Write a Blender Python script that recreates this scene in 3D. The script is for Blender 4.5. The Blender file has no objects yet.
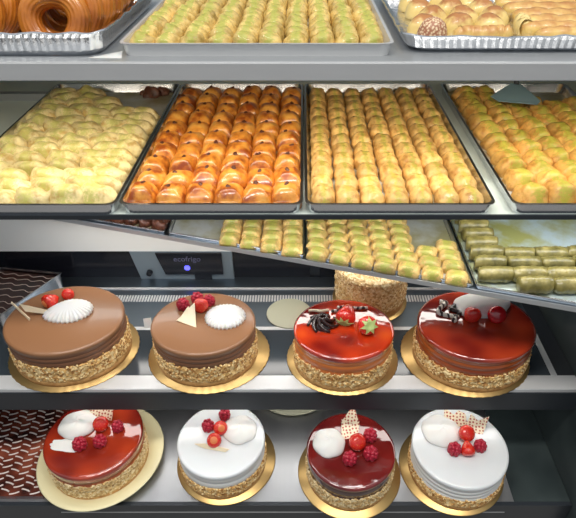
import bpy, bmesh, math, random
from mathutils import Vector, Matrix, noise
PI = math.pi
random.seed(7)
sc = bpy.context.scene
CAMZ = 1.75                                   # camera height; h = metres below the camera
def Z(h): return CAMZ - h

# ------------------------------------------------------------ camera, light, exposure
cam = bpy.data.cameras.new('camera'); co = bpy.data.objects.new('camera', cam); sc.collection.objects.link(co)
co.location = (0, 0, CAMZ); co.rotation_euler = (math.radians(54), 0, 0)
cam.lens = 34.375; cam.sensor_width = 36; cam.shift_x = -15/576; cam.clip_start = .01
sc.camera = co
w = bpy.data.worlds.new('world'); sc.world = w; w.use_nodes = True
wt = w.node_tree; wg = wt.nodes.new('ShaderNodeTexCoord'); wx = wt.nodes.new('ShaderNodeSeparateXYZ'); wr = wt.nodes.new('ShaderNodeValToRGB')
wt.links.new(wg.outputs['Generated'], wx.inputs[0]); wt.links.new(wx.outputs[2], wr.inputs[0]); wt.links.new(wr.outputs[0], wt.nodes['Background'].inputs[0])
wr.color_ramp.elements[0].position = 0; wr.color_ramp.elements[0].color = (.05, .06, .075, 1)      # dim shop below eye level
wr.color_ramp.elements[1].position = .45; wr.color_ramp.elements[1].color = (.66, .72, .78, 1)     # lit ceiling above
wt.nodes['Background'].inputs[1].default_value = .75
sc.view_settings.view_transform = 'Standard'; sc.view_settings.look = 'None'
sc.view_settings.gamma = 1; sc.view_settings.use_curve_mapping = False
sc.view_settings.exposure = 0.0
def area(name, loc, rot, sx, sy, power, col):
    l = bpy.data.lights.new(name, 'AREA'); l.shape = 'RECTANGLE'; l.size = sx; l.size_y = sy
    l.energy = power; l.color = col
    o = bpy.data.objects.new(name, l); sc.collection.objects.link(o); o.location = loc; o.rotation_euler = rot
    return o
for k, lx in enumerate((-1.0, -.05, .9)):
    area('ceiling_light', (lx, .10, 3.9), (math.radians(10), 0, 0), .62, .36, 27, (1, .95, .87))
area('ceiling_light_rear', (.1, 1.35, 3.6), (0, 0, 0), 1.8, .3, 7, (1, .94, .82))
area('upper_shelf_lamp', (.03, 1.03, Z(.318)), (math.radians(12), 0, 0), 1.6, .05, 3.0, (1, .90, .72))
area('tray_shelf_lamp', (0, .97, Z(.556)), (math.radians(6), 0, 0), 1.6, .04, 2.8, (.97, .98, 1))
area('cake_shelf_lamp', (-.05, 1.16, Z(.765)), (0, 0, 0), 1.2, .05, 1.6, (1, .95, .88))
area('lower_shelf_lamp', (-.05, .95, Z(1.085)), (math.radians(0), 0, 0), 1.2, .04, .9, (1, .97, .92))

# ------------------------------------------------------------ materials
def mat(name, col, rough=.5, metal=0, coat=0, spec=.5, sss=0, emit=0):
    m = bpy.data.materials.new(name); m.use_nodes = True
    b = m.node_tree.nodes['Principled BSDF']; i = b.inputs
    i['Base Color'].default_value = (*col, 1); i['Roughness'].default_value = rough; i['Metallic'].default_value = metal
    i['Coat Weight'].default_value = coat; i['Coat Roughness'].default_value = .06; i['Specular IOR Level'].default_value = spec
    if sss: i['Subsurface Weight'].default_value = sss; i['Subsurface Radius'].default_value = (.01, .005, .003); i['Subsurface Scale'].default_value = .6
    if emit: i['Emission Color'].default_value = (*col, 1); i['Emission Strength'].default_value = emit
    return m
def N(m, t): return m.node_tree.nodes.new(t)
def L(m, a, b): m.node_tree.links.new(a, b)
def coords(m, scale=(1, 1, 1), rand=False):
    tc = N(m, 'ShaderNodeTexCoord'); mp = N(m, 'ShaderNodeMapping'); mp.inputs['Scale'].default_value = scale
    L(m, tc.outputs['Object'], mp.inputs['Vector'])
    if rand:
        oi = N(m, 'ShaderNodeObjectInfo'); mu = N(m, 'ShaderNodeMath'); mu.operation = 'MULTIPLY'; mu.inputs[1].default_value = 7
        L(m, oi.outputs['Random'], mu.inputs[0]); L(m, mu.outputs[0], mp.inputs['Location'])
    return mp.outputs[0]
def ramp(m, fac, stops):
    r = N(m, 'ShaderNodeValToRGB'); e = r.color_ramp.elements
    while len(e) < len(stops): e.new(.5)
    for k, (p, c) in enumerate(stops): e[k].position = p; e[k].color = (*c, 1)
    L(m, fac, r.inputs[0]); return r.outputs[0]
def nz(m, vec, scale, detail=3, rough=.55):
    n = N(m, 'ShaderNodeTexNoise'); n.inputs['Scale'].default_value = scale; n.inputs['Detail'].default_value = detail
    n.inputs['Roughness'].default_value = rough; L(m, vec, n.inputs['Vector']); return n.outputs[0]
def bsdf(m): return m.node_tree.nodes['Principled BSDF']
def setcol(m, out): L(m, out, bsdf(m).inputs['Base Color'])
def bump(m, h, s, d=.002):
    b = N(m, 'ShaderNodeBump'); b.inputs['Strength'].default_value = s; b.inputs['Distance'].default_value = d
    L(m, h, b.inputs['Height']); L(m, b.outputs[0], bsdf(m).inputs['Normal'])
def mix(m, fac, a, b):
    x = N(m, 'ShaderNodeMix'); x.data_type = 'RGBA'
    if isinstance(fac, float): x.inputs[0].default_value = fac
    else: L(m, fac, x.inputs[0])
    for k, v in ((6, a), (7, b)):
        if isinstance(v, tuple): x.inputs[k].default_value = (*v, 1)
        else: L(m, v, x.inputs[k])
    return x.outputs[2]
def noisy(name, stops, scale, rough=.5, bs=.3, bd=.002, rand=True, sc3=(1, 1, 1), **k):
    m = mat(name, (1, 1, 1), rough, **k); c = coords(m, sc3, rand); n = nz(m, c, scale)
    setcol(m, ramp(m, n, stops)); bump(m, nz(m, c, scale*2.5), bs, bd); return m

def pastry(name, base, dark, green, amount, rough=.42, width=55, coat=.25):
    """golden phyllo with green pistachio dust down the middle of the top"""
    m = mat(name, base, rough, coat=coat, spec=.4); c = coords(m, (1, 1, 1), True)
    n1 = nz(m, c, 60); body = ramp(m, n1, [(.36, dark), (.50, base), (.68, tuple(min(1, v*1.18) for v in base))])
    oi = N(m, 'ShaderNodeObjectInfo')
    hs = N(m, 'ShaderNodeHueSaturation'); mr = N(m, 'ShaderNodeMapRange'); mr.inputs[3].default_value = .78; mr.inputs[4].default_value = 1.15
    L(m, oi.outputs['Random'], mr.inputs[0]); L(m, mr.outputs[0], hs.inputs['Value']); L(m, body, hs.inputs['Color'])
    tc = N(m, 'ShaderNodeTexCoord'); sp = N(m, 'ShaderNodeSeparateXYZ'); L(m, tc.outputs['Object'], sp.inputs[0])
    ab = N(m, 'ShaderNodeMath'); ab.operation = 'ABSOLUTE'; L(m, sp.outputs[0], ab.inputs[0])
    mu = N(m, 'ShaderNodeMath'); mu.operation = 'MULTIPLY_ADD'; mu.inputs[1].default_value = -width; mu.inputs[2].default_value = amount
    L(m, ab.outputs[0], mu.inputs[0])
    n2 = nz(m, c, 190, 5, .75); n3 = N(m, 'ShaderNodeMath'); n3.operation = 'MULTIPLY_ADD'; n3.inputs[1].default_value = 2.2; n3.inputs[2].default_value = -.6; L(m, n2, n3.inputs[0]); ad = N(m, 'ShaderNodeMath'); ad.operation = 'ADD'; L(m, n3.outputs[0], ad.inputs[0]); L(m, mu.outputs[0], ad.inputs[1])
    f = ramp(m, ad.outputs[0], [(.55, (0, 0, 0)), (.95, (.85, .85, .85))])
    setcol(m, mix(m, f, hs.outputs[0], green)); bump(m, nz(m, c, 260, 4, .7), .8, .002); return m

M = {}
def brushed(name, col, rough=.32, sc3=(3, 60, 60), dirt=None, metal=1):
    m = mat(name, col, rough, metal=metal); c = coords(m, sc3)
    n = nz(m, c, 3, 4)
    r = N(m, 'ShaderNodeMapRange'); r.inputs[3].default_value = rough-.08; r.inputs[4].default_value = rough+.14
    L(m, n, r.inputs[0]); L(m, r.outputs[0], bsdf(m).inputs['Roughness'])
    if dirt:
        c2 = coords(m); setcol(m, ramp(m, nz(m, c2, 9, 5), [(.42, col), (.6, dirt)]))
    return m
M['steel'] = brushed('brushed_steel', (.55, .57, .59), metal=.7)
M['tray_light'] = brushed('pale_tray_steel', (.60, .60, .60), .35, (8, 8, 8), metal=.5)
M['bright'] = brushed('bright_steel', (.72, .73, .74), .42, metal=.45)
M['tray'] = brushed('tray_steel', (.62, .63, .66), .16, (8, 8, 8))
M['tray_in'] = brushed('tray_floor_steel', (.72, .73, .70), .35, (8, 8, 8), dirt=(.50, .46, .26), metal=.6)
M['syrup_glare'] = brushed('syrup_glare_floor', (.62, .74, .78), .3, (8, 8, 8), dirt=(.46, .46, .16), metal=.25)  # bluish base paints in the glare on the floor; yellow-green patches are residue
M['foil'] = mat('crinkled_foil', (.83, .83, .84), .2, metal=1); c = coords(M['foil'], (1, 1, .3)); bump(M['foil'], nz(M['foil'], c, 70, 3), .8, .003)
M['dark'] = mat('dark_coated_metal', (.022, .027, .034), .35, spec=.5)
M['darkglass'] = mat('smoked_shelf_glass', (.035, .045, .055), .12, spec=.6)
M['side'] = noisy('dark_side_panel', [(.35, (.018, .026, .028)), (.7, (.05, .065, .065))], 5, .3, 0, rand=False)
M['white'] = mat('white_enamel', (.84, .85, .83), .35)
M['grey'] = mat('grey_panel', (.20, .25, .29), .4, metal=.3)
M['greyblue'] = brushed('grey_duct_steel', (.19, .23, .27), .35)
M['paleshelf'] = mat('pale_shelf', (.66, .74, .70), .35)
M['shelfB'] = brushed('lower_shelf_steel', (.44, .45, .47), .36, (60, 3, 60))
M['black'] = mat('black_display', (.008, .008, .012), .2)
M['blue'] = mat('blue_indicator', (.12, .12, 1), .4, emit=1.6)
M['letter'] = mat('display_lettering', (.10, .10, .17), .4, emit=.03)
M['tile'] = mat('shop_wall', (.55, .52, .48), .6)
M['floor'] = noisy('floor_tiles', [(.3, (.30, .28, .26)), (.7, (.42, .40, .37))], 4, .4, .05, rand=False)

M['shell'] = pastry('golden_phyllo', (.78, .50, .17), (.54, .28, .07), (.46, .42, .06), .50)
M['shell_top'] = pastry('pistachio_phyllo', (.70, .50, .17), (.46, .30, .07), (.40, .42, .07), .68)
M['shell_low'] = pastry('green_streaked_phyllo', (.70, .47, .17), (.48, .28, .08), (.36, .38, .06), .60, width=32)
M['pale'] = pastry('pale_phyllo', (.80, .66, .33), (.60, .40, .13), (.56, .54, .14), .50, width=22)
M['loose'] = pastry('orange_phyllo', (.74, .42, .11), (.56, .26, .05), (.44, .44, .05), .56, width=30)
M['bun'] = mat('glazed_bun', (1, 1, 1), .3, coat=.6); c = coords(M['bun'], (1, 1, 1), True)
n = nz(M['bun'], c, 34, 4); setcol(M['bun'], ramp(M['bun'], n, [(.34, (.84, .42, .08)), (.50, (.66, .24, .03)), (.64, (.30, .06, .008))]))
bump(M['bun'], nz(M['bun'], c, 120), .3, .002)
M['nut'] = mat('walnut_piece', (.09, .02, .006), .5)
M['roll'] = mat('olive_roll', (1, 1, 1), .35, coat=.3); c = coords(M['roll'], (1, 1, 1), True)
setcol(M['roll'], ramp(M['roll'], nz(M['roll'], c, 45, 4), [(.3, (.10, .085, .02)), (.55, (.24, .20, .055)), (.75, (.42, .34, .12))])); bump(M['roll'], nz(M['roll'], c, 200), .4, .002)
M['choclump'] = noisy('cocoa_pastry', [(.3, (.05, .015, .008)), (.6, (.16, .055, .03)), (.8, (.34, .17, .11))], 70, .4, .5)
M['coil'] = mat('fried_dough', (1, 1, 1), .33, coat=.35); c = coords(M['coil'], (1, 1, 1), True)
setcol(M['coil'], ramp(M['coil'], nz(M['coil'], c, 14, 4), [(.28, (.22, .05, .006)), (.5, (.50, .16, .016)), (.75, (.74, .31, .05))])); bump(M['coil'], nz(M['coil'], c, 60), .25, .002)
def topbrown(name, side, top, z0, z1):
    m = mat(name, side, .42, coat=.3); tc = N(m, 'ShaderNodeTexCoord'); sp = N(m, 'ShaderNodeSeparateXYZ'); L(m, tc.outputs['Object'], sp.inputs[0])
    n = nz(m, coords(m, (1, 1, 1), True), 55, 4); s = N(m, 'ShaderNodeMath'); s.operation = 'MULTIPLY_ADD'; s.inputs[1].default_value = .035
    L(m, n, s.inputs[0]); L(m, sp.outputs[2], s.inputs[2])
    r = N(m, 'ShaderNodeMapRange'); r.inputs[1].default_value = z0; r.inputs[2].default_value = z1; L(m, s.outputs[0], r.inputs[0])
    setcol(m, mix(m, r.outputs[0], side, top)); bump(m, n, .4, .002); return m
M['cookie'] = topbrown('baked_cookie', (.80, .60, .22), (.42, .17, .045), .040, .052)
M['paledough'] = mat('pale_dough', (.80, .62, .26), .45)
M['borek'] = topbrown('baked_stick', (.80, .56, .18), (.50, .22, .06), .036, .054)
M['sesame'] = mat('sesame_crust', (1, 1, 1), .5); c = coords(M['sesame']); v = N(M['sesame'], 'ShaderNodeTexVoronoi'); v.inputs['Scale'].default_value = 230; L(M['sesame'], c, v.inputs['Vector'])
setcol(M['sesame'], ramp(M['sesame'], v.outputs['Distance'], [(.25, (.80, .62, .40)), (.6, (.36, .15, .08))])); bump(M['sesame'], v.outputs['Distance'], -.6, .002)

M['milk'] = mat('milk_chocolate_glaze', (.25, .118, .055), .30, spec=.4, coat=.2)
M['milkside'] = noisy('milk_chocolate_cream', [(.3, (.16, .065, .03)), (.7, (.25, .115, .06))], 12, .45, .2, sc3=(.3, .3, 3), rand=False)
def redglaze(name, a, b, cc):
    m = mat(name, a, .10, coat=1, spec=.6); c = coords(m, (1, 1, 1)); n = nz(m, c, 9, 1)
    setcol(m, ramp(m, n, [(.32, a), (.55, b), (.75, cc)])); bump(m, nz(m, c, 16, 2), .5, .005); L(m, [x for x in m.node_tree.nodes if x.type == 'BUMP'][0].outputs[0], bsdf(m).inputs['Coat Normal']); return m
M['red1'] = redglaze('caramel_red_glaze', (.16, .006, .004), (.50, .035, .006), (.80, .13, .012))
M['red1s'] = noisy('caramel_orange_cream', [(.3, (.46, .09, .012)), (.7, (.72, .22, .04))], 10, .3, .1, sc3=(.4, .4, 4), rand=False, coat=.6)
M['red2'] = redglaze('red_brown_glaze', (.16, .010, .006), (.36, .035, .012), (.50, .06, .016))
M['red2s'] = noisy('amber_cream', [(.3, (.22, .03, .008)), (.7, (.48, .11, .02))], 10, .3, .1, sc3=(.4, .4, 4), rand=False, coat=.6)
M['red3'] = redglaze('cherry_glaze', (.10, .006, .006), (.17, .012, .01), (.24, .018, .014))
M['choc_s'] = mat('dark_glaze_side', (.06, .012, .008), .2, coat=.7)
M['cream'] = mat('white_cream', (.78, .77, .74), .5, sss=.15)
M['creamgloss'] = mat('white_glaze', (.70, .72, .73), .28, coat=.3, sss=.1)
M['sponge'] = noisy('sponge', [(.3, (.46, .22, .07)), (.7, (.66, .38, .14))], 80, .8, .5, rand=False)
def crumb(name, a, b, cc):
    m = mat(name, a, .75); c = coords(m); v = N(m, 'ShaderNodeTexVoronoi'); v.inputs['Scale'].default_value = 190; L(m, c, v.inputs['Vector'])
    sp = N(m, 'ShaderNodeSeparateColor'); L(m, v.outputs['Color'], sp.inputs[0])
    setcol(m, ramp(m, sp.outputs[0], [(.1, a), (.5, b), (.95, cc)])); bump(m, v.outputs['Distance'], -.9, .004); return m
M['crumb'] = crumb('chopped_nuts', (.42, .19, .05), (.80, .50, .18), (.95, .76, .42))
M['crumb2'] = crumb('pale_chopped_nuts', (.50, .30, .11), (.76, .54, .25), (.90, .76, .48))
M['gold'] = mat('gold_card', (.50, .33, .13), .34, metal=.85)
M['platecream'] = mat('cream_plate', (.78, .71, .44), .3, coat=.3)
M['disc'] = mat('pale_card', (.46, .46, .34), .5)
M['straw'] = mat('strawberry_flesh', (.62, .022, .012), .22, coat=.6, sss=.1); c = coords(M['straw']); v = N(M['straw'], 'ShaderNodeTexVoronoi'); v.inputs['Scale'].default_value = 260; L(M['straw'], c, v.inputs['Vector'])
setcol(M['straw'], ramp(M['straw'], v.outputs['Distance'], [(.10, (.80, .42, .08)), (.22, (.66, .022, .012))])); bump(M['straw'], v.outputs['Distance'], .5, .001)
M['strawcut'] = mat('strawberry_shoulder', (.72, .20, .06), .4)
M['leaf'] = mat('strawberry_leaf', (.46, .56, .20), .5)
M['rasp'] = mat('raspberry', (.42, .012, .035), .4, sss=.15)
M['cherry'] = mat('glazed_cherry', (.50, .006, .012), .08, coat=1)
M['darkchoc'] = mat('dark_chocolate', (.022, .009, .007), .25, coat=.4)
M['whitechoc'] = mat('white_chocolate', (.86, .72, .50), .4)
M['dots'] = mat('dotted_white_chocolate', (.84, .72, .52), .4); c = coords(M['dots']); v = N(M['dots'], 'ShaderNodeTexVoronoi'); v.inputs['Scale'].default_value = 120; v.inputs['Randomness'].default_value = .35; L(M['dots'], c, v.inputs['Vector'])
setcol(M['dots'], ramp(M['dots'], v.outputs['Distance'], [(.27, (.42, .06, .03)), (.33, (.86, .74, .54))]))
M['stripe'] = mat('striped_chocolate', (1, 1, 1), .35); wv = N(M['stripe'], 'ShaderNodeTexWave'); wv.inputs['Scale'].default_value = 22; wv.inputs['Distortion'].default_value = 3; wv.inputs['Detail Scale'].default_value = 3
L(M['stripe'], coords(M['stripe']), wv.inputs['Vector']); setcol(M['stripe'], ramp(M['stripe'], wv.outputs['Fac'], [(.35, (.03, .012, .01)), (.5, (.80, .74, .64))]))
M['slab'] = noisy('dark_chocolate_slab', [(.35, (.016, .006, .005)), (.7, (.045, .014, .01))], 18, .3, .15, rand=False, coat=.3)
M['marble'] = mat('marbled_chocolate_top', (.1, .03, .02), .25, coat=.4)
setcol(M['marble'], ramp(M['marble'], nz(M['marble'], coords(M['marble'], (1, 1, 1)), 14, 2), [(.4, (.035, .010, .008)), (.6, (.15, .035, .02)), (.75, (.32, .09, .05))]))
M['drizzle'] = mat('pale_icing', (.62, .50, .42), .4)
M['drizzle2'] = mat('white_icing', (.72, .64, .60), .4)

# ------------------------------------------------------------ mesh helpers
def link(name, me, parent=None, loc=None, rot=None):
    o = bpy.data.objects.new(name, me); sc.collection.objects.link(o)
    if parent: o.parent = parent
    if loc: o.location = loc
    if rot: o.rotation_euler = rot
    return o
def fin(bm, name, m, smooth=True):
    me = bpy.data.meshes.new(name); bmesh.ops.recalc_face_normals(bm, faces=bm.faces); bm.to_mesh(me); bm.free()
    ms = m if isinstance(m, list) else [m]
    for x in ms: me.materials.append(x)
    for p in me.polygons: p.use_smooth = smooth
    return me
def obj(name, bm, m, parent=None, loc=None, rot=None, smooth=True): return link(name, fin(bm, name, m, smooth), parent, loc, rot)
def tag(o, label=None, cat=None, group=None, kind=None):
    if label: o['label'] = label
    if cat: o['category'] = cat
    if group: o['group'] = group
    if kind: o['kind'] = kind
    return o
def thing(name, label, cat, loc, rz=0, group=None):
    o = bpy.data.objects.new(name, None); o.empty_display_size = .02; sc.collection.objects.link(o)
    o.location = loc; o.rotation_euler = (0, 0, rz); return tag(o, label, cat, group)
def box(bm, x0, x1, y0, y1, z0, z1, bev=0):
    r = bmesh.ops.create_cube(bm, size=1, matrix=Matrix.Translation(((x0+x1)/2, (y0+y1)/2, (z0+z1)/2)) @ Matrix.Diagonal((x1-x0, y1-y0, z1-z0, 1)))
    if bev:
        es = list({e for v in r['verts'] for e in v.link_edges}); bmesh.ops.bevel(bm, geom=es, offset=bev, segments=2, affect='EDGES')
def B(*a, bev=0):
    bm = bmesh.new(); box(bm, *a, bev=bev); return bm
def prism(bm, poly, z0, z1):
    lo = [bm.verts.new((x, y, z0)) for x, y in poly]; hi = [bm.verts.new((x, y, z1)) for x, y in poly]
    bm.faces.new(lo[::-1]); bm.faces.new(hi)
    for i in range(len(poly)): j = (i+1) % len(poly); bm.faces.new((lo[i], lo[j], hi[j], hi[i]))
def lathe(bm, prof, seg=48, fn=None):
    rings = []
    for k, (r, z) in enumerate(prof):
        if r < 1e-6: rings.append([bm.verts.new((0, 0, z))]); continue
        ring = []
        for i in range(seg):
            a = 2*PI*i/seg; rr, zz = (fn(a, r, z) if fn else (r, z)); ring.append(bm.verts.new((rr*math.cos(a), rr*math.sin(a), zz)))
        rings.append(ring)
    for A, C in zip(rings, rings[1:]):
        for i in range(seg):
            j = (i+1) % seg
            if len(A) == 1 and len(C) == 1: break
            if len(A) == 1: bm.faces.new((A[0], C[i], C[j]))
            elif len(C) == 1: bm.faces.new((A[i], C[0], A[j]))
            else: bm.faces.new((A[i], C[i], C[j], A[j]))
def tube(bm, pts, r, seg=8, closed=False):
    pts = [Vector(p) for p in pts]; n = len(pts); rings = []
    for i, p in enumerate(pts):
        if closed: t = pts[(i+1) % n]-pts[i-1]
        else: t = pts[min(i+1, n-1)]-pts[max(i-1, 0)]
        t.normalize(); u = t.cross(Vector((0, 0, 1)))
        if u.length < .05: u = t.cross(Vector((0, 1, 0)))
        u.normalize(); v = t.cross(u); rr = r(i/(n-1)) if callable(r) else r
        rings.append([bm.verts.new(p+rr*(math.cos(2*PI*k/seg)*u+math.sin(2*PI*k/seg)*v)) for k in range(seg)])
    m = n if closed else n-1
    for i in range(m):
        A, C = rings[i], rings[(i+1) % n]
        for k in range(seg): l = (k+1) % seg; bm.faces.new((A[k], C[k], C[l], A[l]))
    if not closed: bm.faces.new(rings[0]); bm.faces.new(rings[-1][::-1])
def sgnp(v, e): return math.copysign(abs(v)**e, v)
def lump(w, d, h, seed, e=.75, U=20, V=9, ridge=0, nr=5, amp=.08, pitch=0, ns=60):
    """low dome on a flat base, with layered ridges across it"""
    bm = bmesh.new(); off = Vector((seed*3.1, seed*1.7, seed)); rings = []
    for j in range(V+1):
        ph = (PI/2)*j/V
        if j == V: p = Vector((0, 0, h)); rings.append([bm.verts.new(p)]); break
        ring = []
        for i in range(U):
            a = 2*PI*i/U; cx = sgnp(math.cos(a), e)*math.cos(ph)**.8; cy = sgnp(math.sin(a), e)*math.cos(ph)**.8
            p = Vector((cx*w/2, cy*d/2, h*math.sin(ph)**.85))
            k = 1+amp*noise.noise(p*ns+off)
            z = p.z*k
            if ridge: z += ridge*math.sin((p.y/d+.35*(p.x/w)**2*4)*2*PI*nr)*math.sin(ph)
            z += pitch*p.y*math.sin(ph)
            ring.append(bm.verts.new((p.x*k, p.y*k, max(0, z))))
        rings.append(ring)
    for A, C in zip(rings, rings[1:]):
        for i in range(U):
            l = (i+1) % U
            if len(C) == 1: bm.faces.new((A[i], A[l], C[0]))
            else: bm.faces.new((A[i], A[l], C[l], C[i]))
    bm.faces.new(rings[0][::-1])
    return bm

# ------------------------------------------------------------ the room and the display case
def struct(name, bm, m): return tag(obj(name, bm, m, smooth=False), kind='structure')
struct('floor', B(-2.5, 2.5, -1.5, 3.2, -.05, 0), M['floor'])
struct('wall_back', B(-2.5, 2.5, 3.2, 3.3, 0, 3), M['tile'])

case = thing('display_case', 'refrigerated pastry case with dark side panel, white header and steel inner back', 'display case', (0, 1.2, 0))
def cp(name, bm, m, parent=case, smooth=False, label=None):
    o = obj(name, bm, m, None, smooth=smooth); o.parent = parent
    p = parent; off = Vector((0, 0, 0))
    while p: off += p.location; p = p.parent
    o.data.transform(Matrix.Translation(-off))
    if label: o['label'] = label
    return o
BY = 1.305
cp('plinth', B(-1.0, 1.0, .76, BY, 0, Z(1.34)), M['dark'])
cp('inner_back_panel', B(-1.0, .66, BY, BY+.02, Z(1.34), Z(.74)), M['dark'])
cp('header_panel', B(-1.0, .66, BY-.012, BY, Z(.912), Z(.74)), M['white'], label='white enamel header band above the black control strip')
cp('side_panel', B(.66, .70, .70, 1.7, 0, Z(.745)), M['side'])
cp('side_panel', B(.86, .89, .84, 1.7, 0, Z(.0)), M['side'])
cp('side_panel', B(-1.03, -1.0, .70, 1.7, 0, Z(.0)), M['side'])
cp('outer_back_panel', B(-1.0, .86, 1.68, 1.7, 0, Z(.0)), M['grey'])
for x0, x1 in ((-1.0, -.48), (-.205, .02), (.05, .66)):
    cp('back_window', B(x0, x1, BY-.006, BY, Z(1.02), Z(.912)), M['black'], label='black glossy strip under the white header')
cp('inner_sill', B(-1.0, .66, BY-.03, BY, Z(1.028), Z(1.02)), M['bright'])
ctl = thing('control_panel', 'grey fascia with black display, small blue indicator and one dark knob', 'control panel', (-.34, BY-.006, Z(.97)))
def sk(bm, pts, y0, y1):   # skewed flat plate in the back plane
    a = [bm.verts.new((x, y0, z)) for x, z in pts]; b = [bm.verts.new((x, y1, z)) for x, z in pts]
    bm.faces.new(a); bm.faces.new(b[::-1])
    for i in range(4): j = (i+1) % 4; bm.faces.new((a[i], b[i], b[j], a[j]))
bm = bmesh.new(); sk(bm, [(-.48, Z(1.018)), (-.205, Z(1.018)), (-.205, Z(.912)), (-.50, Z(.912))], BY-.014, BY-.006); cp('fascia', bm, M['grey'], ctl)
bm = bmesh.new(); sk(bm, [(-.405, Z(.99)), (-.235, Z(.99)), (-.235, Z(.915)), (-.425, Z(.915))], BY-.020, BY-.014); dsp = cp('display', bm, M['black'], ctl)
bm = bmesh.new(); sk(bm, [(-.32, Z(1.018)), (-.27, Z(1.018)), (-.27, Z(.99)), (-.32, Z(.99))], BY-.018, BY-.014); cp('cable_slot', bm, M['black'], ctl)
bm = bmesh.new(); bmesh.ops.create_cone(bm, cap_ends=True, segments=20, radius1=.009, radius2=.008, depth=.012, matrix=Matrix.Translation((-.452, BY-.02, Z(.985))) @ Matrix.Rotation(PI/2, 4, 'X')); cp('knob', bm, M['black'], ctl)
cp('indicator', B(-.346, -.330, BY-.0235, BY-.020, Z(.972), Z(.957), bev=.003), M['blue'], dsp, label='glowing blue square indicator')
tcu = bpy.data.curves.new('lettering', 'FONT'); tcu.body = 'ecofrigo'; tcu.size = .024; tcu.extrude = .0006; tcu.align_x = 'CENTER'
to = bpy.data.objects.new('lettering_tmp', tcu); sc.collection.objects.link(to)
bpy.context.view_layer.update()
lm = bpy.data.meshes.new_from_object(to.evaluated_get(bpy.context.evaluated_depsgraph_get())); bpy.data.objects.remove(to)
lm.transform(Matrix.Translation((-.335, BY-.0215, Z(.941))) @ Matrix.Rotation(PI/2, 4, 'X')); lm.materials.clear(); lm.materials.append(M['letter'])
lo = link('lettering', lm, dsp)
lo.data.transform(Matrix.Translation(-(dsp.location+ctl.location)))

# shelves
s1 = thing('steel_shelf', 'uppermost brushed steel shelf with tall bright front lip', 'shelf', (0, .95, Z(.31)))
cp('shelf_plate', B(-.999, .859, .953, 1.679, Z(.284), Z(.278)), M['steel'], s1)
bm = bmesh.new(); box(bm, -.999, .859, .945, .953, Z(.3085), Z(.2775), bev=.0015); box(bm, -.999, .859, .953, .99, Z(.3085), Z(.3055))
cp('front_lip', bm, M['bright'], s1)
s2 = thing('steel_shelf', 'thin dark edged second shelf under the row of four steel baking trays', 'shelf', (0, .9, Z(.55)))
cp('shelf_plate', B(-.999, .859, .893, 1.679, Z(.552), Z(.545)), M['paleshelf'], s2)
cp('front_lip', B(-.999, .859, .888, .893, Z(.553), Z(.544)), M['dark'], s2)  # dark finish stands in for the shade under the tray overhang
cp('rear_rail', B(-.999, -.64, 1.50, 1.52, Z(.545), Z(.525)), M['steel'], s2)
def LY(x): return 1.0003-.297*x
s3 = thing('steel_shelf', 'third shelf with a slanting front edge above the cakes', 'shelf', (0, 1.0, Z(.74)))
bm = bmesh.new(); prism(bm, [(-.999, LY(-.999)+.004), (.859, LY(.859)+.004), (.859, 1.679), (-.999, 1.679)], Z(.739), Z(.732)); cp('shelf_plate', bm, M['greyblue'], s3)
bm = bmesh.new(); prism(bm, [(-.999, LY(-.999)), (.859, LY(.859)), (.859, LY(.859)+.004), (-.999, LY(-.999)+.004)], Z(.741), Z(.730)); cp('front_lip', bm, M['steel'], s3)
sA = thing('cake_shelf', 'smoked glass cake shelf with bright steel front strip, upper of the two cake shelves', 'shelf', (0, .9, Z(1.02)))
cp('glass_panel', B(-.999, .60, .912, 1.07, Z(1.020), Z(1.010)), M['darkglass'], sA)
cp('front_strip', B(-.999, .659, .868, .912, Z(1.022), Z(1.010), bev=.001), M['bright'], sA)
cp('front_fascia', B(-.999, .659, .866, .876, Z(1.082), Z(1.0225)), M['dark'], sA)
cp('side_strip', B(.60, .615, .912, 1.07, Z(1.020), Z(1.0095)), M['bright'], sA)
cp('side_strip', B(.615, .659, .912, 1.25, Z(1.020), Z(1.012)), M['dark'], sA)
cp('rear_strip', B(-.999, .615, 1.07, 1.082, Z(1.020), Z(1.0095)), M['bright'], sA)
cp('rear_deck', B(-.999, .615, 1.082, 1.30, Z(1.024), Z(1.0105)), M['greyblue'], sA)
bm = bmesh.new()
for k in range(150): box(bm, -.62+k*.0078, -.62+k*.0078+.0046, 1.185, 1.212, Z(1.0105), Z(1.0085))
gr = cp('vent_grille', bm, M['bright'], sA, label='row of fine pale vent slots')
cp('rear_strip', B(-.999, .615, 1.238, 1.246, Z(1.0105), Z(1.0075)), M['bright'], sA)
sB = thing('cake_shelf', 'pale steel cake shelf, lower of the two cake shelves', 'shelf', (0, .8, Z(1.29)))
cp('shelf_plate', B(-.999, .52, .745, 1.30, Z(1.290), Z(1.280)), M['shelfB'], sB)
bm = bmesh.new(); prism(bm, [(.52, .745), (.659, .745), (.659, 1.30), (.52, 1.30)], Z(1.290), Z(1.2802)); cp('side_deck', bm, M['side'], sB)
cp('front_fascia', B(-.999, .659, .735, .745, Z(1.345), Z(1.2805)), M['dark'], sB)
cp('front_groove', B(-.6, .5, .7345, .736, Z(1.312), Z(1.309)), M['steel'], sB)

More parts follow.
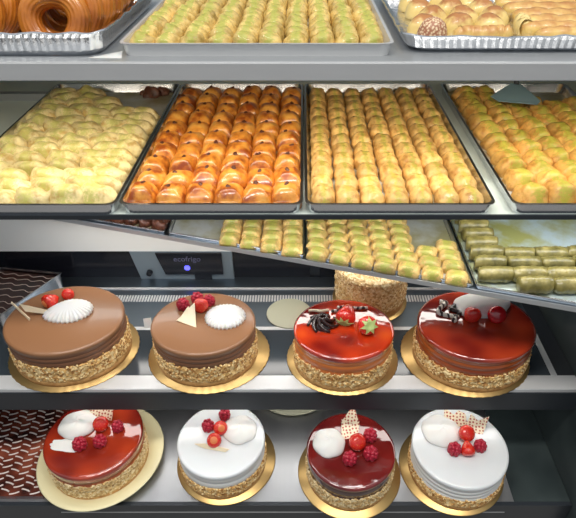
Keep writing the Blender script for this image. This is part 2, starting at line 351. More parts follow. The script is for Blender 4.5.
# ------------------------------------------------------------ trays
def rounded(poly, r, n=5):
    out = []; m = len(poly)
    for i in range(m):
        p = Vector(poly[i]); a = (Vector(poly[i-1])-p).normalized(); b = (Vector(poly[(i+1) % m])-p).normalized()
        c0 = p+a*r; c1 = p+b*r
        for k in range(n+1):
            t = k/n; q = c0*(1-t)**2+p*2*t*(1-t)+c1*t*t; out.append((q.x, q.y))
    return out
def inset(poly, d):
    c = Vector((sum(p[0] for p in poly)/len(poly), sum(p[1] for p in poly)/len(poly)))
    hx = max(abs(p[0]-c.x) for p in poly); hy = max(abs(p[1]-c.y) for p in poly)
    return [((p[0]-c.x)*(1-d/hx)+c.x, (p[1]-c.y)*(1-d/hy)+c.y) for p in poly]
def tray(name, label, corners, zb, h, floor='tray_in', r=.02, thick=.0022, slope=.009, wall='tray', lipw=.0032, n=5):
    cx = sum(p[0] for p in corners)/4; cy = sum(p[1] for p in corners)/4
    t = thing(name, label, 'tray', (cx, cy, zb)); P0 = rounded([(x-cx, y-cy) for x, y in corners], r, n)
    loops = [(inset(P0, lipw+.003), 0), (inset(P0, lipw), h), (P0, h), (P0, h+.0012), (inset(P0, lipw+thick), h+.0012), (inset(P0, lipw+thick+slope), thick)]
    bm = bmesh.new(); vs = [[bm.verts.new((x, y, z)) for x, y in q] for q, z in loops]; m = len(P0)
    for A, C in zip(vs, vs[1:]):
        for i in range(m): j = (i+1) % m; bm.faces.new((A[i], A[j], C[j], C[i]))
    bm.faces.new(vs[0]); bm.faces.new(vs[-1])
    obj('tray_wall', bm, M[wall], t, smooth=False)
    bm = bmesh.new(); q = inset(P0, lipw+thick+slope+.001); f = [bm.verts.new((x, y, thick+.0006)) for x, y in q]; bm.faces.new(f)
    g = [bm.verts.new((x, y, thick+.0001)) for x, y in q]; bm.faces.new(g[::-1])
    for i in range(m): j = (i+1) % m; bm.faces.new((g[i], g[j], f[j], f[i]))
    obj('tray_floor', bm, M[floor], t, smooth=False)
    return t
def rect(x0, x1, y0, y1): return [(x0, y0), (x1, y0), (x1, y1), (x0, y1)]
ORD = ['first', 'second', 'third', 'fourth', 'fifth', 'sixth', 'seventh', 'eighth', 'ninth', 'tenth', 'eleventh', 'twelfth', 'thirteenth', 'fourteenth', 'fifteenth', 'sixteenth']
def field(name, cat, phrase, group, variants, spots, zb, jig=.0015, rj=.05, child=None):
    """copies one object per piece; spots: (x, y, row, col, extra rotation)"""
    for (x, y, r, c, rz) in spots:
        me = random.choice(variants)
        o = bpy.data.objects.new(name, me); sc.collection.objects.link(o)
        o.location = (x+random.uniform(-jig, jig), y+random.uniform(-jig, jig), zb); o.rotation_euler = (0, 0, rz+random.uniform(-rj, rj))
        s = 1+random.uniform(-.04, .04); o.scale = (s, s, 1+random.uniform(-.08, .08))
        tag(o, f'{phrase}, {ORD[r]} from front, {ORD[c]} column from left', cat, group)
        if child:
            k = bpy.data.objects.new(child[0], child[1]); sc.collection.objects.link(k); k.parent = o
            k.location = (random.uniform(-.006, .006), random.uniform(-.002, .012), child[2]); k.rotation_euler = (0, 0, random.uniform(0, 3))
FL = .003
# shelf 1: pistachio tray
z1 = Z(.278); tray('baking_tray', 'wide steel tray of pistachio pastry rolls on uppermost shelf', rect(-.319, .158, .980, 1.50), z1, .021, wall='tray_light')
V = [fin(lump(.0455, .052, .028, s, e=.7, ridge=.0018, nr=4, pitch=-.20, amp=.18), 'pistachio_roll', M['shell_top']) for s in range(5)]
sp = [(-.2865+.0457*c, 1.022+.0410*r, r, c, .0) for r in range(11) for c in range(10)]
field('pistachio_pastry', 'pastry', 'pistachio pastry on top shelf', 'pistachio pastries on the uppermost shelf', V, sp, z1+FL)
# shelf 2
z2 = Z(.544)
tray('baking_tray', 'steel tray of pale finger pastries with bare back corner', rect(-.705, -.350, .887, 1.575), z2, .0225)
tray('baking_tray', 'steel tray of glossy orange brown nut buns', rect(-.3465, .0000, .889, 1.575), z2, .0225)
tray('baking_tray', 'steel tray of golden shell pastries in seven straight columns', rect(.0035, .3625, .889, 1.575), z2, .0225)
tray('baking_tray', 'steel tray of loose orange pastries under the cake server', rect(.392, .752, .889, 1.575), z2, .0225)
V = [fin(lump(.0468, .060, .028, s+10, e=.62, ridge=.0016, nr=4, pitch=-.12, amp=.12), 'shell', M['shell']) for s in range(5)]
sp = [(.0400+.0478*c, .936+.0520*r, r, c, 0) for r in range(12) for c in range(7)]
field('shell_pastry', 'pastry', 'golden shell pastry in seven-column tray', 'golden shell pastries in the tray of straight columns', V, sp, z2+FL)
V = [fin(lump(.0590, .066, .035, s+30, e=.40, amp=.12, ns=40, U=28, V=10), 'bun', M['bun']) for s in range(5)]
nb = fin(lump(.013, .010, .006, 4, amp=.5, ns=200, U=8, V=4), 'nut', M['nut'])
sp = [(-.3095+.0555*c+(.002 if r % 2 else -.002), .937+.0620*r, r, c, 0) for r in range(10) for c in range(6)]
field('nut_bun', 'bun', 'glossy orange brown bun', 'glazed buns in the orange brown tray', V, sp, z2+FL, child=('nut_piece', nb, .0325))
V = [fin(lump(.084, .047, .031, s+50, e=.80, amp=.24, ns=42, ridge=0, U=24), 'finger', M['pale']) for s in range(6)]
sp = []
for r in range(15):
    for c in range(5):
        x = -.655+.068*c+(.018 if r % 2 else 0)-.006; y = .932+.0415*r+.016*(c-2)*.35
        if x > -.405: x = -.407
        if (r >= 11 and c >= 3) or (r >= 13 and c >= 2): continue
        sp.append((x, y, r, c, -.12))
field('finger_pastry', 'pastry', 'pale pistachio finger pastry', 'pale finger pastries in the tray', V, sp, z2+FL, rj=.12)
V = [fin(lump(.060, .058, .034, s+70, e=.65, amp=.26, ns=45, ridge=.0012, nr=3, U=24), 'loose', M['loose']) for s in range(6)]
sp = []
for r in range(12):
    for c in range(6):
        x = .446+.054*c; y = .940+.0520*r+.010*math.sin(c*2+r)
        if r >= 10 and c >= 2: continue
        sp.append((x, y, r, c, .1))
field('loose_pastry', 'pastry', 'orange and green pastry near server', 'orange pastries in the tray with the cake server', V, sp, z2+FL, jig=.004, rj=.25)
# cake server lying on the last tray
sv = thing('cake_server', 'steel cake server with black handle lying on the orange pastries', 'cake server', (.545, 1.42, Z(.489)), -.15)
sv.rotation_euler[0] = .16; sv.location[1] = 1.395
bm = bmesh.new(); pts = [(-.062, -.020), (-.045, -.042), (.048, -.050), (.060, -.030), (.022, .052), (-.004, .052)]; prism(bm, pts, 0, .0016)
for v in bm.verts: v.co.z += .004*noise.noise(v.co*30)
obj('blade', bm, mat('server_steel', (.36, .56, .66), .25, metal=.35), sv, smooth=False)
bm = bmesh.new(); tube(bm, [(.009, .048, .002), (.012, .075, .010), (.018, .12, .020), (.026, .18, .026)], lambda t: .008 if t > .2 else .006, 10); obj('handle', bm, M['dark'], sv)

# shelf 3 trays, fronts follow the slanting edge
z3 = Z(.7318)
def ctray(x0, x1, label, floor='tray_in'):
    return tray('baking_tray', label, [(x0, LY(x0)+.006), (x1, LY(x1)+.006), (x1, 1.27), (x0, 1.27)], z3, .010, floor=floor, r=.006, lipw=.0012, slope=.004)
ctray(-.56, -.330, 'small steel tray of dark cocoa pastries behind the slanting edge')
ctray(-.326, .0035, 'half empty steel tray of green streaked pastries beside the cocoa pastries')
ctray(.0075, .358, 'steel tray of green streaked pastries with bare back corner, on the slanting shelf')
ctray(.362, .845, 'wide syrupy steel tray of olive green rolls', 'syrup_glare')
V = [fin(lump(.038, .036, .028, s+90, amp=.35, ns=70), 'cocoa', M['choclump']) for s in range(4)]
sp = [(-.535+.037*c, LY(-.535+.037*c)+.034+.037*r, r, c, 0) for r in range(3) for c in range(6) if LY(-.535+.037*c)+.034+.037*r < 1.25]
field('cocoa_pastry', 'pastry', 'dark cocoa pastry on slanting shelf', 'dark cocoa pastries', V, sp, z3+FL, rj=.4)
V = [fin(lump(.0490, .046, .019, s+110, e=.30, amp=.10, ridge=.0012, nr=3, pitch=-.2), 'streaked', M['shell_low']) for s in range(5)]
sp = []
for c in range(4):
    x = -.172+.0492*c; r = 0; y = LY(x)+.026
    while y < 1.24: sp.append((x, y, r, c, -.08)); y += .0385; r += 1
field('streaked_pastry', 'pastry', 'green streaked pastry in half empty tray', 'green streaked pastries in the half empty tray', V, sp, z3+FL, jig=.0006, rj=.02)
sp = []
for c in range(7):
    x = .0345+.0492*c; r = 0; y = LY(x)+.026
    while y < (1.24 if c < 5 else 1.05): sp.append((x, y, r, c, -.30)); y += .0385; r += 1
field('streaked_pastry', 'pastry', 'green streaked pastry in full tray', 'green streaked pastries in the fuller tray', V, sp, z3+FL, jig=.0006, rj=.03)
def rollmesh(seed):
    bm = bmesh.new(); n = 16
    pts = [(-.0345+.069*i/n, .0008*math.sin(i*1.3+seed), .0178) for i in range(n+1)]
    tube(bm, pts, lambda t: .0178*(.80+.20*min(1, math.sin(PI*min(max(t, .02), .98))*2.4))+.0007*math.sin(t*40+seed), 14); return fin(bm, 'roll', M['roll'])
V = [rollmesh(s) for s in range(4)]
sp = []
for r in range(12):
    y = .812+.0375*r
    for c in range(6):
        x = .408+.0715*c
        if y < LY(x)+.022 or (y > 1.0 and c > 0) or y > 1.25: continue
        sp.append((x, y, r, c, 0))
field('pistachio_roll', 'pastry', 'olive green roll in syrupy tray', 'olive green rolls', V, sp, z3+FL, jig=.001, rj=.03)

# ------------------------------------------------------------ foil trays on the uppermost shelf
def foil_tray(label, x0, x1, y0, y1, h):
    cx = (x0+x1)/2; cy = (y0+y1)/2; t = thing('foil_tray', label, 'tray', (cx, cy, z1))
    base = rounded([(x-cx, y-cy) for x, y in rect(x0, x1, y0, y1)], .045, 10)
    # resample densely for the crimps
    P0 = []
    for i, p in enumerate(base):
        q = base[(i+1) % len(base)]; d = math.dist(p, q); n = max(1, int(d/.0035))
        for k in range(n): P0.append((p[0]+(q[0]-p[0])*k/n, p[1]+(q[1]-p[1])*k/n))
    m = len(P0)
    def ring(ins, z, crimp, j=.0):
        q = inset(P0, ins); out = []
        for i, (x, y) in enumerate(q):
            a = crimp*math.sin(i*PI*.5)*.5
            L_ = math.hypot(x, y); out.append(bm.verts.new((x+x/L_*a, y+y/L_*a, z+j*noise.noise(Vector((x*30, y*30, z))))))
        return out
    bm = bmesh.new()
    R = [ring(.022, .0005, 0), ring(.014, h*.25, .0022), ring(.010, h*.8, .0022), ring(.007, h, 0, .002), ring(0, h+.001, 0, .004), ring(.001, h+.0035, 0, .004), ring(.009, h+.0015, 0, .003), ring(.015, h*.25, .002), ring(.024, .002, 0)]
    for A, C in zip(R, R[1:]):
        for i in range(m): j = (i+1) % m; bm.faces.new((A[i], A[j], C[j], C[i]))
    bm.faces.new(R[0]); bm.faces.new(R[-1])
    obj('foil_shell', bm, M['foil'], t, smooth=False); return t
foil_tray('foil tray holding coiled orange dough rings', -.80, -.335, .968, 1.42, .040)
foil_tray('foil tray holding assorted cookies and baked sticks', .172, .83, .995, 1.48, .028)
def ringcoil(R, r, seed, turns=5):
    bm = bmesh.new(); n = 72; off = seed*5.0
    for k in range(turns):
        t = k/(turns-1)-.5
        rr = R*(1-.50*abs(t)**1.3*1.1); hh = t*r*2.6
        pts = []
        for i in range(n):
            a = 2*PI*i/n; q = rr*(1+.03*math.sin(3*a+off+k)); pts.append((q*math.cos(a), q*math.sin(a), hh+.002*math.sin(2*a+k)))
        tube(bm, pts, r*.62, 10, True)
    # inner shell to close the ring
    return bm
def ring_ridge(R, rt, seed):
    """thick ring whose surface is grooved lengthwise, like piped dough"""
    bm = bmesh.new(); n = 80; s = 64; rings = []
    for i in range(n):
        a = 2*PI*i/n; R2 = R*(1+.03*math.sin(3*a+seed)); ring = []
        for k in range(s):
            b = 2*PI*k/s; q = rt*(1+.035*math.cos(16*b)); rad = R2+q*math.cos(b)
            ring.append(bm.verts.new((rad*math.cos(a), rad*math.sin(a), q*1.0*math.sin(b))))
        rings.append(ring)
    for i in range(n):
        A, C = rings[i], rings[(i+1) % n]
        for k in range(s): l = (k+1) % s; bm.faces.new((A[k], C[k], C[l], A[l]))
    return bm
rings_spec = []
for st, (sx, who) in enumerate(((-.434, 'stack beside the baking tray'), (-.612, 'stack cut by the photo edge'))):
    for k, w_ in enumerate(('frontmost and smallest', 'second', 'third', 'fourth', 'fifth', 'sixth', 'rearmost')):
        rings_spec.append((f'coiled orange dough ring, {w_} in the {who}', (sx+.002*k, 1.024+.036*k, z1+.048+.009*min(k, 4)), .042+.010*min(k, 2.6), .019, (1.2, 0, .05)))
for i, (lb, loc, R, rt, rot) in enumerate(rings_spec):
    tag(obj('dough_ring', ring_ridge(R, rt, i), M['coil'], None, loc, rot), lb, 'pastry', 'coiled dough rings in the foil tray')
# cookies
zc = z1+.003
V = [fin(lump(.060, .056, .036, s+130, e=.7, amp=.14, ns=35, U=24), 'cookie', M['cookie']) for s in range(4)]
cs = [(.300, 1.130), (.360, 1.125), (.262, 1.195), (.325, 1.195), (.385, 1.19), (.232, 1.12), (.250, 1.265), (.313, 1.265), (.378, 1.26), (.245, 1.335), (.31, 1.335), (.375, 1.33)]
nm = ['just behind the sesame cookie', 'beside the short pale stick', 'second row at the tray edge', 'second row middle', 'second row beside the long sticks', 'hard against the foil edge',
      'third row at the tray edge', 'third row middle', 'third row beside the long sticks', 'back row at the tray edge', 'back row middle', 'back row beside the long sticks']
for (x, y), d in zip(cs, nm):
    o = link('cookie', random.choice(V), None, (x, y, zc), (0, 0, random.uniform(-.3, .3))); tag(o, 'yellow cookie with browned top, '+d, 'cookie', 'browned cookies in the foil tray')
o = obj('sesame_cookie', lump(.056, .050, .046, 200, e=.95, amp=.05, U=28, V=12), M['sesame'], None, (.236, 1.055, zc)); tag(o, 'round sesame crusted cookie in front corner of foil tray', 'cookie')
def stick(Lh, w, h, seed):
    bm = bmesh.new(); n = 26
    pts = [(-Lh/2+Lh*i/n, .003*math.sin(i*.5+seed), h*.5+.0008*math.sin(i*1.9)) for i in range(n+1)]
    tube(bm, pts, lambda t: h*.5*min(1, .55+6*min(t, 1-t))*(1+.06*math.sin(t*45+seed)), 12)
    for v in bm.verts: v.co.y *= w/h
    return bm
for (x, y, Lh, w, z, lb) in [(.325, 1.045, .105, .030, 0, 'short pale stick pastry lying beside the sesame cookie'),
        (.555, 1.040, .270, .032, 0, 'frontmost long baked stick in the foil tray'), (.545, 1.082, .270, .034, 0, 'second long baked stick behind the frontmost'),
        (.575, 1.132, .300, .050, .0, 'broad long baked stick with brown top'), (.575, 1.190, .300, .050, .0, 'broad long baked stick behind the first broad one'),
        (.575, 1.250, .300, .050, .0, 'broad long baked stick third from front'), (.575, 1.310, .300, .050, .0, 'broad long baked stick at the back')]:
    o = obj('baked_stick', stick(Lh, w, .034, x*9+y), M['borek'], None, (x, y, zc+z), (0, 0, random.uniform(-.03, .03))); tag(o, lb, 'pastry', 'baked sticks in the foil tray')
o = obj('baked_stick', stick(.055, .028, .036, 3), M['paledough'], None, (.420, 1.11, zc), (0, 0, 1.4)); tag(o, 'stubby pale stick standing crosswise between cookies and long sticks', 'pastry', 'baked sticks in the foil tray')

# ------------------------------------------------------------ cakes
def strawberry(parent, loc, r=.016, rot=(0, 0, 0), leaf=False, name='strawberry', shoulder=False):
    bm = bmesh.new(); prof = [(0, -1.25), (.30, -1.12), (.62, -.72), (.90, -.18), (1.0, .25), (.88, .62), (.5, .82), (0, .80)]
    lathe(bm, [(a*r, b*r) for a, b in prof], 20)
    o = obj(name, bm, M['straw'], parent, loc, rot)
    if leaf:
        bm = bmesh.new()
        for k in range(7):
            a = 2*PI*k/7; ca, sa = math.cos(a), math.sin(a); w_ = .34*r
            P = [(0, 0, .86*r), (.42*r*ca-w_*sa*.7, .42*r*sa+w_*ca*.7, .98*r), (.95*r*ca, .95*r*sa, .72*r), (.42*r*ca+w_*sa*.7, .42*r*sa-w_*ca*.7, .98*r)]
            top = [bm.verts.new(p) for p in P]; bot = [bm.verts.new((p[0], p[1], p[2]-.0006)) for p in P]; bm.faces.new(top); bm.faces.new(bot[::-1])
            for i in range(4): j = (i+1) % 4; bm.faces.new((top[i], bot[i], bot[j], top[j]))
        obj('leaf_crown', bm, M['leaf'], o, smooth=False)
    if shoulder:
        bm = bmesh.new(); lathe(bm, [(.55*r, .76*r), (.42*r, .90*r), (.2*r, .95*r), (0, .93*r)], 16); obj('pale_shoulder', bm, M['strawcut'], o)
    return o
def raspberry(parent, loc, r=.011, rot=(0, 0, 0)):
    bm = bmesh.new()
    for j in range(5):
        zz = -1+.5*j; rr = math.sqrt(max(.08, 1-(zz*.78)**2)); n = max(4, int(8*rr))
        for i in range(n):
            a = 2*PI*(i+.5*(j % 2))/n
            bmesh.ops.create_icosphere(bm, subdivisions=1, radius=r*.40, matrix=Matrix.Translation((r*.72*rr*math.cos(a), r*.72*rr*math.sin(a), r*zz*.75)))
    bmesh.ops.create_icosphere(bm, subdivisions=2, radius=r*.8, matrix=Matrix.Identity(4))
    return obj('raspberry', bm, M['rasp'], parent, loc, rot)
def swirl(parent, loc, R, h, flutes=0, rz=0, m='cream', sx=1.0, name='cream_swirl', tail=False):
    bm = bmesh.new(); n = 64
    prof = [(1.0, 0), (1.04, .12), (1.02, .28), (.93, .45), (.80, .62), (.66, .76), (.48, .88), (.28, .96), (.1, 1.0), (0, 1.0)]
    def fn(a, r, z):
        k = r/R
        amp = .055*k**2 if flutes else 0
        q = 1+amp*math.cos(flutes*a*1.0)
        if not flutes: q = 1+.02*math.sin(6*a+z*200)*k
        if tail: q *= 1+.22*max(0, math.cos(a-PI))**6
        return r*q, z+(.03*h*math.sin(5*a+k*9) if not flutes else 0)
    lathe(bm, [(a*R, b*h) for a, b in prof], n if not flutes else max(64, flutes*6), fn)
    for v in bm.verts: v.co.x *= sx
    return obj(name, bm, M[m], parent, loc, (0, 0, rz))
def shard(parent, loc, pts, rot, m='whitechoc', th=.0025, name='chocolate_shard'):
    bm = bmesh.new(); prism(bm, pts, -th/2, th/2); return obj(name, bm, M[m], parent, loc, rot, smooth=False)
def side_prof(R, z0, z1, ribs, amp):
    out = []; n = ribs*6
    for i in range(n+1):
        t = i/n; ph = (t*ribs) % 1; out.append((R-amp*(1-math.sin(PI*ph)**.6) if ribs else R, z0+(z1-z0)*t))
    return out
def cake(name, label, x, y, zs, R, H, rz=0, top='milk', side='milkside', ribs=5, nuts=.54, board=1.16, crumbm='crumb', lip=.004, plate=None, scallop=True, amp=.0028, bo=(0, 0), drip=0):
    t = thing(name, label, 'cake', (x, y, zs), rz)
    bz = .0025
    # board
    if plate != 'none':
        bm = bmesh.new(); Rb = R*board
        lathe(bm, [(0, 0), (Rb*.99, 0), (Rb, .0012), (Rb*.99, bz), (0, bz)], 96, (lambda a, r, z: (r*(1+(.008*abs(math.sin(24*a)) if scallop and r > Rb*.9 else 0)), z)))
        o = obj('cake_board', bm, M['gold'], t, (bo[0], bo[1], 0)); o['label'] = 'gold card board under the cake'
    if plate == 'none': bz = .001
    # sponge base
    zn = bz+H*nuts
    bm = bmesh.new(); lathe(bm, [(0, bz), (R*1.0, bz), (R*1.015, bz+.004), (R*1.005, bz+H*.16), (R*.98, bz+H*.17), (0, bz+H*.17)], 72, lambda a, r, z: (r*(1+.006*noise.noise(Vector((math.cos(a)*9, math.sin(a)*9, z*60)))), z))
    obj('sponge_base', bm, M['sponge'], t)
    # nut coating
    bm = bmesh.new(); pr = [(R*.97, bz+H*.13)]+[(R*(1.012+.006*math.sin(k*1.3)), bz+H*.15+(zn-bz-H*.15)*k/8) for k in range(9)]+[(R*.975, zn+.001)]
    lathe(bm, pr, 150, lambda a, r, z: (r*(1+.022*noise.noise(Vector((math.cos(a)*22, math.sin(a)*22, z*170+x*9)))), z+(.006*noise.noise(Vector((math.cos(a)*11, math.sin(a)*11, x*7))) if z > bz+H*.3 else 0)))
    rn = random.Random(int(abs(x)*1000))
    for k in range(620):
        a = rn.uniform(0, 2*PI); zz = bz+H*.12+(zn-bz-H*.1)*rn.random()**.8+rn.uniform(0, .004); s = rn.uniform(.0012, .0026); q = R*1.010
        mt = Matrix.Translation((q*math.cos(a), q*math.sin(a), zz)) @ Matrix.Rotation(rn.uniform(0, 6), 4, Vector((rn.random(), rn.random(), 1)).normalized()) @ Matrix.Diagonal((s*1.4, s, s, 1))
        bmesh.ops.create_cube(bm, size=1.6, matrix=mt)
    o = obj('nut_coating', bm, M[crumbm], t, smooth=False)
    # side cream
    bm = bmesh.new(); z0 = bz+H*.2; zt = H-.006
    lathe(bm, [(0, z0)]+side_prof(R, z0, zt, ribs, amp)+[(0, zt)], 96); obj('cream_side', bm, M[side], t)
    # glaze top with soft rounded rim
    bm = bmesh.new(); pr = [(R*1.003, H-.012-drip), (R*1.012, H-.009), (R*1.010, H-.004), (R*.992, H-.0008), (R*.95, H), (R*.6, H+.0004), (R*.3, H+.0006), (0, H+.0006)]
    lathe(bm, pr, 96, (lambda a, r, z: (r, z-drip*.8*abs(noise.noise(Vector((math.cos(a)*4, math.sin(a)*4, x*5)))) if z < H-.011 else z)))
    o = obj('glaze_top', bm, M[top], t)
    return t
zA = Z(1.010); H = .110
# --- upper row
c1 = cake('chocolate_cake', 'milk chocolate cake beside the drizzled tray, with fluted cream shell and two white sticks', -.579, .997, zA, .140, H, board=1.14, ribs=6)
swirl(c1, (.010, .020, H), .043, .028, 28, .35, sx=1.15, tail=True)
strawberry(c1, (-.048, .050, H+.015), .020, (PI/2, 0, -.6), shoulder=True)
strawberry(c1, (-.016, .086, H+.012), .016, (PI/2, 0, .6))
shard(c1, (-.062, .012, H+.014), [(-.045, -.006), (.040, -.005), (.040, .004), (-.030, .010)], (PI/2-.35, -.35+PI, .75+PI/2+.9))
shard(c1, (-.105, .010, H+.010), [(-.045, -.003), (.035, -.003), (.035, .003), (-.045, .003)], (PI/2-.3, .18, -.72))
for s in c1.children:
    if s.name.startswith('chocolate_shard'): s['label'] = 'white chocolate stick'
c2 = cake('chocolate_cake', 'milk chocolate cake with white chocolate triangles and round fluted cream shell', -.240, .982, zA, .124, H, board=1.22, ribs=6, bo=(.004, .004))
swirl(c2, (.052, .014, H), .045, .028, 30, .5, sx=1.02)
strawberry(c2, (-.012, .050, H+.015), .020, (PI/2-.2, 0, .3))
raspberry(c2, (-.056, .056, H+.011), .016); raspberry(c2, (-.024, .082, H+.011), .016); raspberry(c2, (.006, .074, H+.010), .015)
shard(c2, (-.030, .005, H+.012), [(-.026, -.024), (.030, -.018), (-.012, .036)], (.55, .1, -.55)).__setitem__('label', 'white chocolate triangle')
shard(c2, (-.040, .012, H+.006), [(-.022, -.022), (.030, -.020), (-.006, .032)], (.4, -.1, -.25)).__setitem__('label', 'white chocolate triangle')
c3 = cake('caramel_cake', 'shiny red glazed cake with dark chocolate rosette and leafy strawberries', .097, .962, zA, .118, H, top='red1', side='red1s', ribs=4, board=1.17, nuts=.50, bo=(.001, .008))
strawberry(c3, (.006, .022, H+.021), .025, (2.2, .7, .1), leaf=True)
strawberry(c3, (.052, -.016, H+.020), .024, (.95, .25, .1), leaf=True)
bm = bmesh.new()
for k in range(7):
    a = 2*PI*k/7; tube(bm, [((.006+.031*t)*math.cos(a+1.6*t), (.006+.031*t)*math.sin(a+1.6*t), .022*(1-t)**1.2+.005) for t in [i/9 for i in range(10)]], lambda t: .0060*(1-.45*t), 7)
lathe(bm, [(0, .0), (.028, .0), (.026, .006), (.012, .014), (0, .018)], 20); obj('chocolate_rosette', bm, M['darkchoc'], c3, (-.050, .010, H))
for (lx, ly, rz_, Lh, mm) in [(-.058, .062, .02, .050, 'whitechoc'), (.025, .075, -.05, .075, 'stripe'), (-.012, .062, .2, .03, 'stripe')]:
    bm = bmesh.new(); tube(bm, [(-Lh/2+Lh*i/8, .0015*math.sin(i), .005) for i in range(9)], .0038, 7); obj('chocolate_stick', bm, M[mm], c3, (lx, ly, H), (0, 0, rz_))
c4 = cake('caramel_cake', 'wide red brown glazed cake with cream mound, two berries and striped curl', .416, .978, zA, .138, H, top='red2', side='red2s', ribs=5, board=1.15, nuts=.46, bo=(-.010, .004))
swirl(c4, (.028, .066, H), .050, .034, 5, .2, sx=1.35, name='cream_mound')
strawberry(c4, (-.010, .014, H+.016), .021, (PI/2, 0, .2)); strawberry(c4, (.046, .010, H+.018), .023, (.9, 0, .2), name='cherry').data.materials[0] = M['cherry']
bm = bmesh.new(); tube(bm, [(.016*math.sin(t*9), -.045+.09*t, .006+.004*math.cos(t*9)) for t in [i/24 for i in range(25)]], .0065, 8); obj('chocolate_curl', bm, M['stripe'], c4, (-.068, .040, H), (0, 0, .25))
bm = bmesh.new(); tube(bm, [(.008*math.sin(t*7), -.02+.04*t, .005) for t in [i/12 for i in range(13)]], .006, 8); obj('chocolate_curl', bm, M['darkchoc'], c4, (-.042, .045, H), (0, 0, .1))
for c_ in (c1, c2, c3, c4): c_.scale = (1, .88, 1)
# tall nut cake behind
nc = thing('nut_cake', 'tall cake fully coated in chopped nuts standing behind the red glazed cakes', 'cake', (.188, 1.198, zA))
bm = bmesh.new(); lathe(bm, [(0, 0), (.104, 0), (.105, .001), (.104, .002), (0, .002)], 64); obj('cake_board', bm, M['gold'], nc)
bm = bmesh.new(); lathe(bm, [(0, .002), (.092, .002), (.095, .006), (.093, .028), (0, .028)], 64); obj('sponge_base', bm, M['sponge'], nc)
bm = bmesh.new(); pr_ = [(0, .024), (.093, .025)]+[(.098, .03+.01*k) for k in range(10)]+[(.094, .126), (.085, .130), (0, .131)]
lathe(bm, pr_, 120, lambda a, r, z: (r*(1+.02*noise.noise(Vector((math.cos(a)*20, math.sin(a)*20, z*150)))), z))
rn = random.Random(5)
for k in range(600):
    a = rn.uniform(0, 2*PI); s = rn.uniform(.0012, .0026)
    bmesh.ops.create_cube(bm, size=1.6, matrix=Matrix.Translation((.098*math.cos(a), .098*math.sin(a), rn.uniform(.026, .126))) @ Matrix.Rotation(rn.uniform(0, 6), 4, 'Z') @ Matrix.Rotation(rn.uniform(0, 6), 4, 'X') @ Matrix.Diagonal((s*1.4, s, s, 1)))
obj('nut_coating', bm, M['crumb2'], nc, smooth=False)
shard(nc, (.03, -.03, .138), [(-.03, -.02), (.035, -.012), (.0, .03)], (.3, 0, .3)); raspberry(nc, (-.005, -.045, .139), .013)
# --- lower row
zB = Z(1.280)
pl = thing('cake_plate', 'cream coloured oval plate under the red glazed cake near the marbled slab', 'plate', (-.527, .866, zB))
bm = bmesh.new(); lathe(bm, [(0, 0), (.105, 0), (.110, .002), (.130, .012), (.158, .021), (.160, .0225), (.157, .0235), (.128, .0145), (.106, .0045), (0, .0045)], 72); obj('plate_body', bm, M['platecream'], pl)
HB = .096
d1 = cake('glazed_cake', 'red glazed cake on the cream plate with white cream oval', -.530, .864, zB+.0048, .120, HB, top='red2', side='red2s', ribs=3, nuts=.60, plate='none', crumbm='crumb2', drip=.006)
swirl(d1, (-.048, .030, HB), .042, .024, 0, .3, sx=1.12, name='cream_oval')
strawberry(d1, (.014, .024, HB+.015), .020, (.9, .2, .3))
raspberry(d1, (-.022, -.034, HB+.011), .017); raspberry(d1, (.026, -.026, HB+.011), .016); raspberry(d1, (.058, .018, HB+.011), .015)
shard(d1, (.010, .062, HB+.020), [(-.036, -.022), (.030, -.020), (.026, .012), (.008, .020), (-.010, .012), (-.036, .018)], (.75, 0, -.25), 'dots').__setitem__('label', 'white chocolate square with red dots')
bm = bmesh.new(); lathe(bm, [(.030, .0003), (.024, .0014), (0, .0018)], 30, lambda a, r, z: (r*(1+.35*noise.noise(Vector((math.cos(a)*2, math.sin(a)*2, 3)))), z)); 
for v in bm.verts: v.co.x *= 1.5; v.co.y *= .6
obj('white_smear', bm, M['cream'], d1, (-.056, -.030, HB+.0004), (0, 0, -.1))  # flat ragged white patch lying on the glaze
d2 = cake('white_cake', 'white cake with cream mound on glaze, row of berries and a pale shard', -.207, .858, zB, .109, HB, top='creamgloss', side='cream', ribs=3, nuts=.45, board=1.18, crumbm='crumb', scallop=False, bo=(.006, .004))
swirl(d2, (.046, .024, HB), .042, .020, 0, .3, name='cream_mound')
raspberry(d2, (-.036, .030, HB+.011), .016); raspberry(d2, (.002, .066, HB+.010), .015)
strawberry(d2, (-.004, .022, HB+.014), .0185, (.7, .5, 0), shoulder=True); strawberry(d2, (-.014, -.016, HB+.014), .0185, (.6, .1, 0), shoulder=True)
shard(d2, (-.018, -.032, HB+.007), [(-.045, .004), (-.02, -.004), (.035, -.006), (.044, .002), (-.02, .008)], (1.0, 0, -.15)).__setitem__('label', 'thin pale chocolate shard with red specks')
d3 = cake('cherry_glazed_cake', 'deep cherry red glazed cake with white cream ball and dotted shards', .119, .828, zB, .109, HB, top='red3', side='choc_s', ribs=2, nuts=.50, board=1.21, crumbm='crumb2', scallop=False)
swirl(d3, (-.054, .014, HB), .041, .026, 0, .1, sx=.95, name='cream_ball')
strawberry(d3, (.014, .010, HB+.014), .022, (.7, .5, 0)); raspberry(d3, (.050, .030, HB+.012), .017); raspberry(d3, (.046, -.022, HB+.012), .0175); raspberry(d3, (-.006, -.036, HB+.012), .017)
shard(d3, (-.002, .056, HB+.012), [(-.026, -.028), (.018, -.028), (.030, .010), (.0, .006), (-.014, .022)], (.45, 0, .2), 'dots').__setitem__('label', 'white chocolate piece with red dots')
shard(d3, (.006, .080, HB+.018), [(-.026, -.014), (.022, -.018), (.004, .034)], (.6, 0, -.1), 'dots').__setitem__('label', 'white chocolate triangle with red dots')
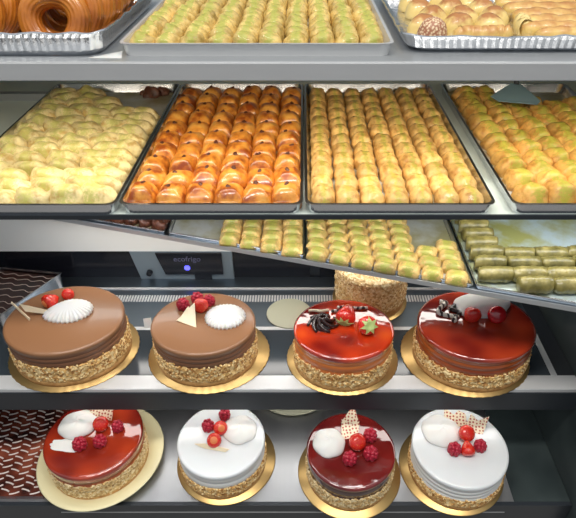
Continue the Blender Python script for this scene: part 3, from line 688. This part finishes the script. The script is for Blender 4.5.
d4 = cake('white_cake', 'white ribbed cake at the dark panel side with dotted shards and red berries', .392, .838, zB, .117, HB, top='creamgloss', side='cream', ribs=5, nuts=.40, board=1.14, crumbm='crumb', scallop=False, bo=(-.008, .002), amp=.0034)
swirl(d4, (-.040, .040, HB), .047, .022, 0, .5, name='cream_mound')
strawberry(d4, (.018, .024, HB+.015), .021, (.6, .3, 0)); raspberry(d4, (-.020, -.020, HB+.012), .0165); strawberry(d4, (.012, -.022, HB+.013), .018, (2.0, 0, 0)); raspberry(d4, (.046, -.010, HB+.011), .0155)
shard(d4, (.006, .076, HB+.012), [(-.032, -.018), (.028, -.026), (.024, .010), (.006, .018), (-.006, .006), (-.030, .022)], (.5, 0, -.1), 'dots').__setitem__('label', 'white chocolate piece with red dots')
shard(d4, (.052, .056, HB+.012), [(-.028, -.016), (.018, -.028), (.032, .026), (.004, .008), (-.014, .022)], (.5, .1, -.2), 'dots').__setitem__('label', 'white chocolate piece with red dots')

# empty boards behind the cakes
bm = bmesh.new(); lathe(bm, [(0, 0), (.060, 0), (.062, .0015), (.060, .003), (0, .003)], 64)
tag(obj('card_board', bm, M['disc'], None, (-.038, 1.135, zA), None), 'pale empty cake board between the chocolate and the red glazed cake', 'cake board')
bm = bmesh.new(); lathe(bm, [(0, 0), (.10, 0), (.125, .012), (.127, .014), (.122, .0145), (.098, .004), (0, .004)], 64)
tag(obj('empty_plate', bm, M['disc'], None, (-.030, 1.12, zB), None), 'pale empty plate at back of the lower cake shelf', 'plate')

# chocolate drizzled tray on the upper cake shelf
cor = [(-.99, 1.085), (-.795, 1.055), (-.690, 1.255), (-.885, 1.285)]
tr = tray('metal_tray', 'grey tray holding dark chocolate slab with pale zigzag icing', cor, zA, .050, r=.008)
def slab(cor, m, name, label, zb, h, drm, lines):
    cx = sum(p[0] for p in cor)/4; cy = sum(p[1] for p in cor)/4
    bm = bmesh.new(); prism(bm, [(x-cx, y-cy) for x, y in cor], 0, h); o = obj(name, bm, M[m], None, (cx, cy, zb), smooth=False)
    tag(o, label, 'dessert')
    bm = bmesh.new()
    for ln in lines: tube(bm, [(x-cx, y-cy, h+.0004) for x, y in ln], .0010 if drm == 'drizzle' else .0021, 5)
    k = obj('icing_drizzle', bm, M[drm], o); return o
A_, B_, C_, D_ = [Vector(p) for p in inset(cor, .012)]
def bil(u, v): p = (A_*(1-u)+B_*u)*(1-v)+(D_*(1-u)+C_*u)*v; return (p.x, p.y)
lines = [[bil(min(1, max(0, i/24)), v+.02*math.sin(i*1.1+v*20)) for i in range(25)] for v in (.08, .2, .32, .46, .6, .72, .84, .94)]
slab([tuple(A_), tuple(B_), tuple(C_), tuple(D_)], 'slab', 'chocolate_slab', 'dark chocolate slab with thin pale icing lines behind the milk chocolate cake', zA+.004, .040, 'drizzle', lines)
# marbled slab on the lower shelf
x0, x1, y0, y1 = -.98, -.640, .752, 1.06
lines = []
for r_ in range(17):
    yy = y0+.012+.0185*r_
    for c_ in range(13):
        xx = x1-.012-.0255*c_+(.004*math.sin(r_*2.2)); s_ = 1 if c_ % 2 else -1
        if xx < x0+.02: continue
        lines.append([(xx-.022*t, yy+s_*(.013*t-.006*t*t)) for t in [i/6 for i in range(7)]])
slab(rect(x0, x1, y0, y1), 'marble', 'marbled_slab', 'marbled chocolate slab with rows of white feathered icing', zB, .012, 'drizzle2', lines)

# small loose things
o = obj('price_card', B(-.010, .010, -.001, .001, 0, .026), M['cream'], None, (-.412, 1.078, zA+.0005), (-.5, 0, .2), smooth=False)
tag(o, 'tiny white price card leaning behind the two milk chocolate cakes', 'card')
bm = bmesh.new(); prism(bm, [(-.035, -.012), (.022, -.014), (.012, .030)], 0, .0006); o = obj('paper_slip', bm, M['cream'], None, (-.335, .985, z1+.0002), smooth=False)
tag(o, 'white paper corner on top shelf between foil tray and baking tray', 'paper')
for k, (x, y, s_) in enumerate(((-.425, 1.525, .030), (-.395, 1.540, .022), (-.452, 1.540, .014))):
    o = obj('pastry_crumb', lump(s_*1.4, s_, s_*.8, 300+k, amp=.6, ns=70), M['choclump'], None, (x, y, z2+FL))
    tag(o, ['largest', 'middle sized', 'smallest'][k]+' brown crumb left in the bare tray corner', 'crumb', 'brown crumbs in the pale pastry tray')
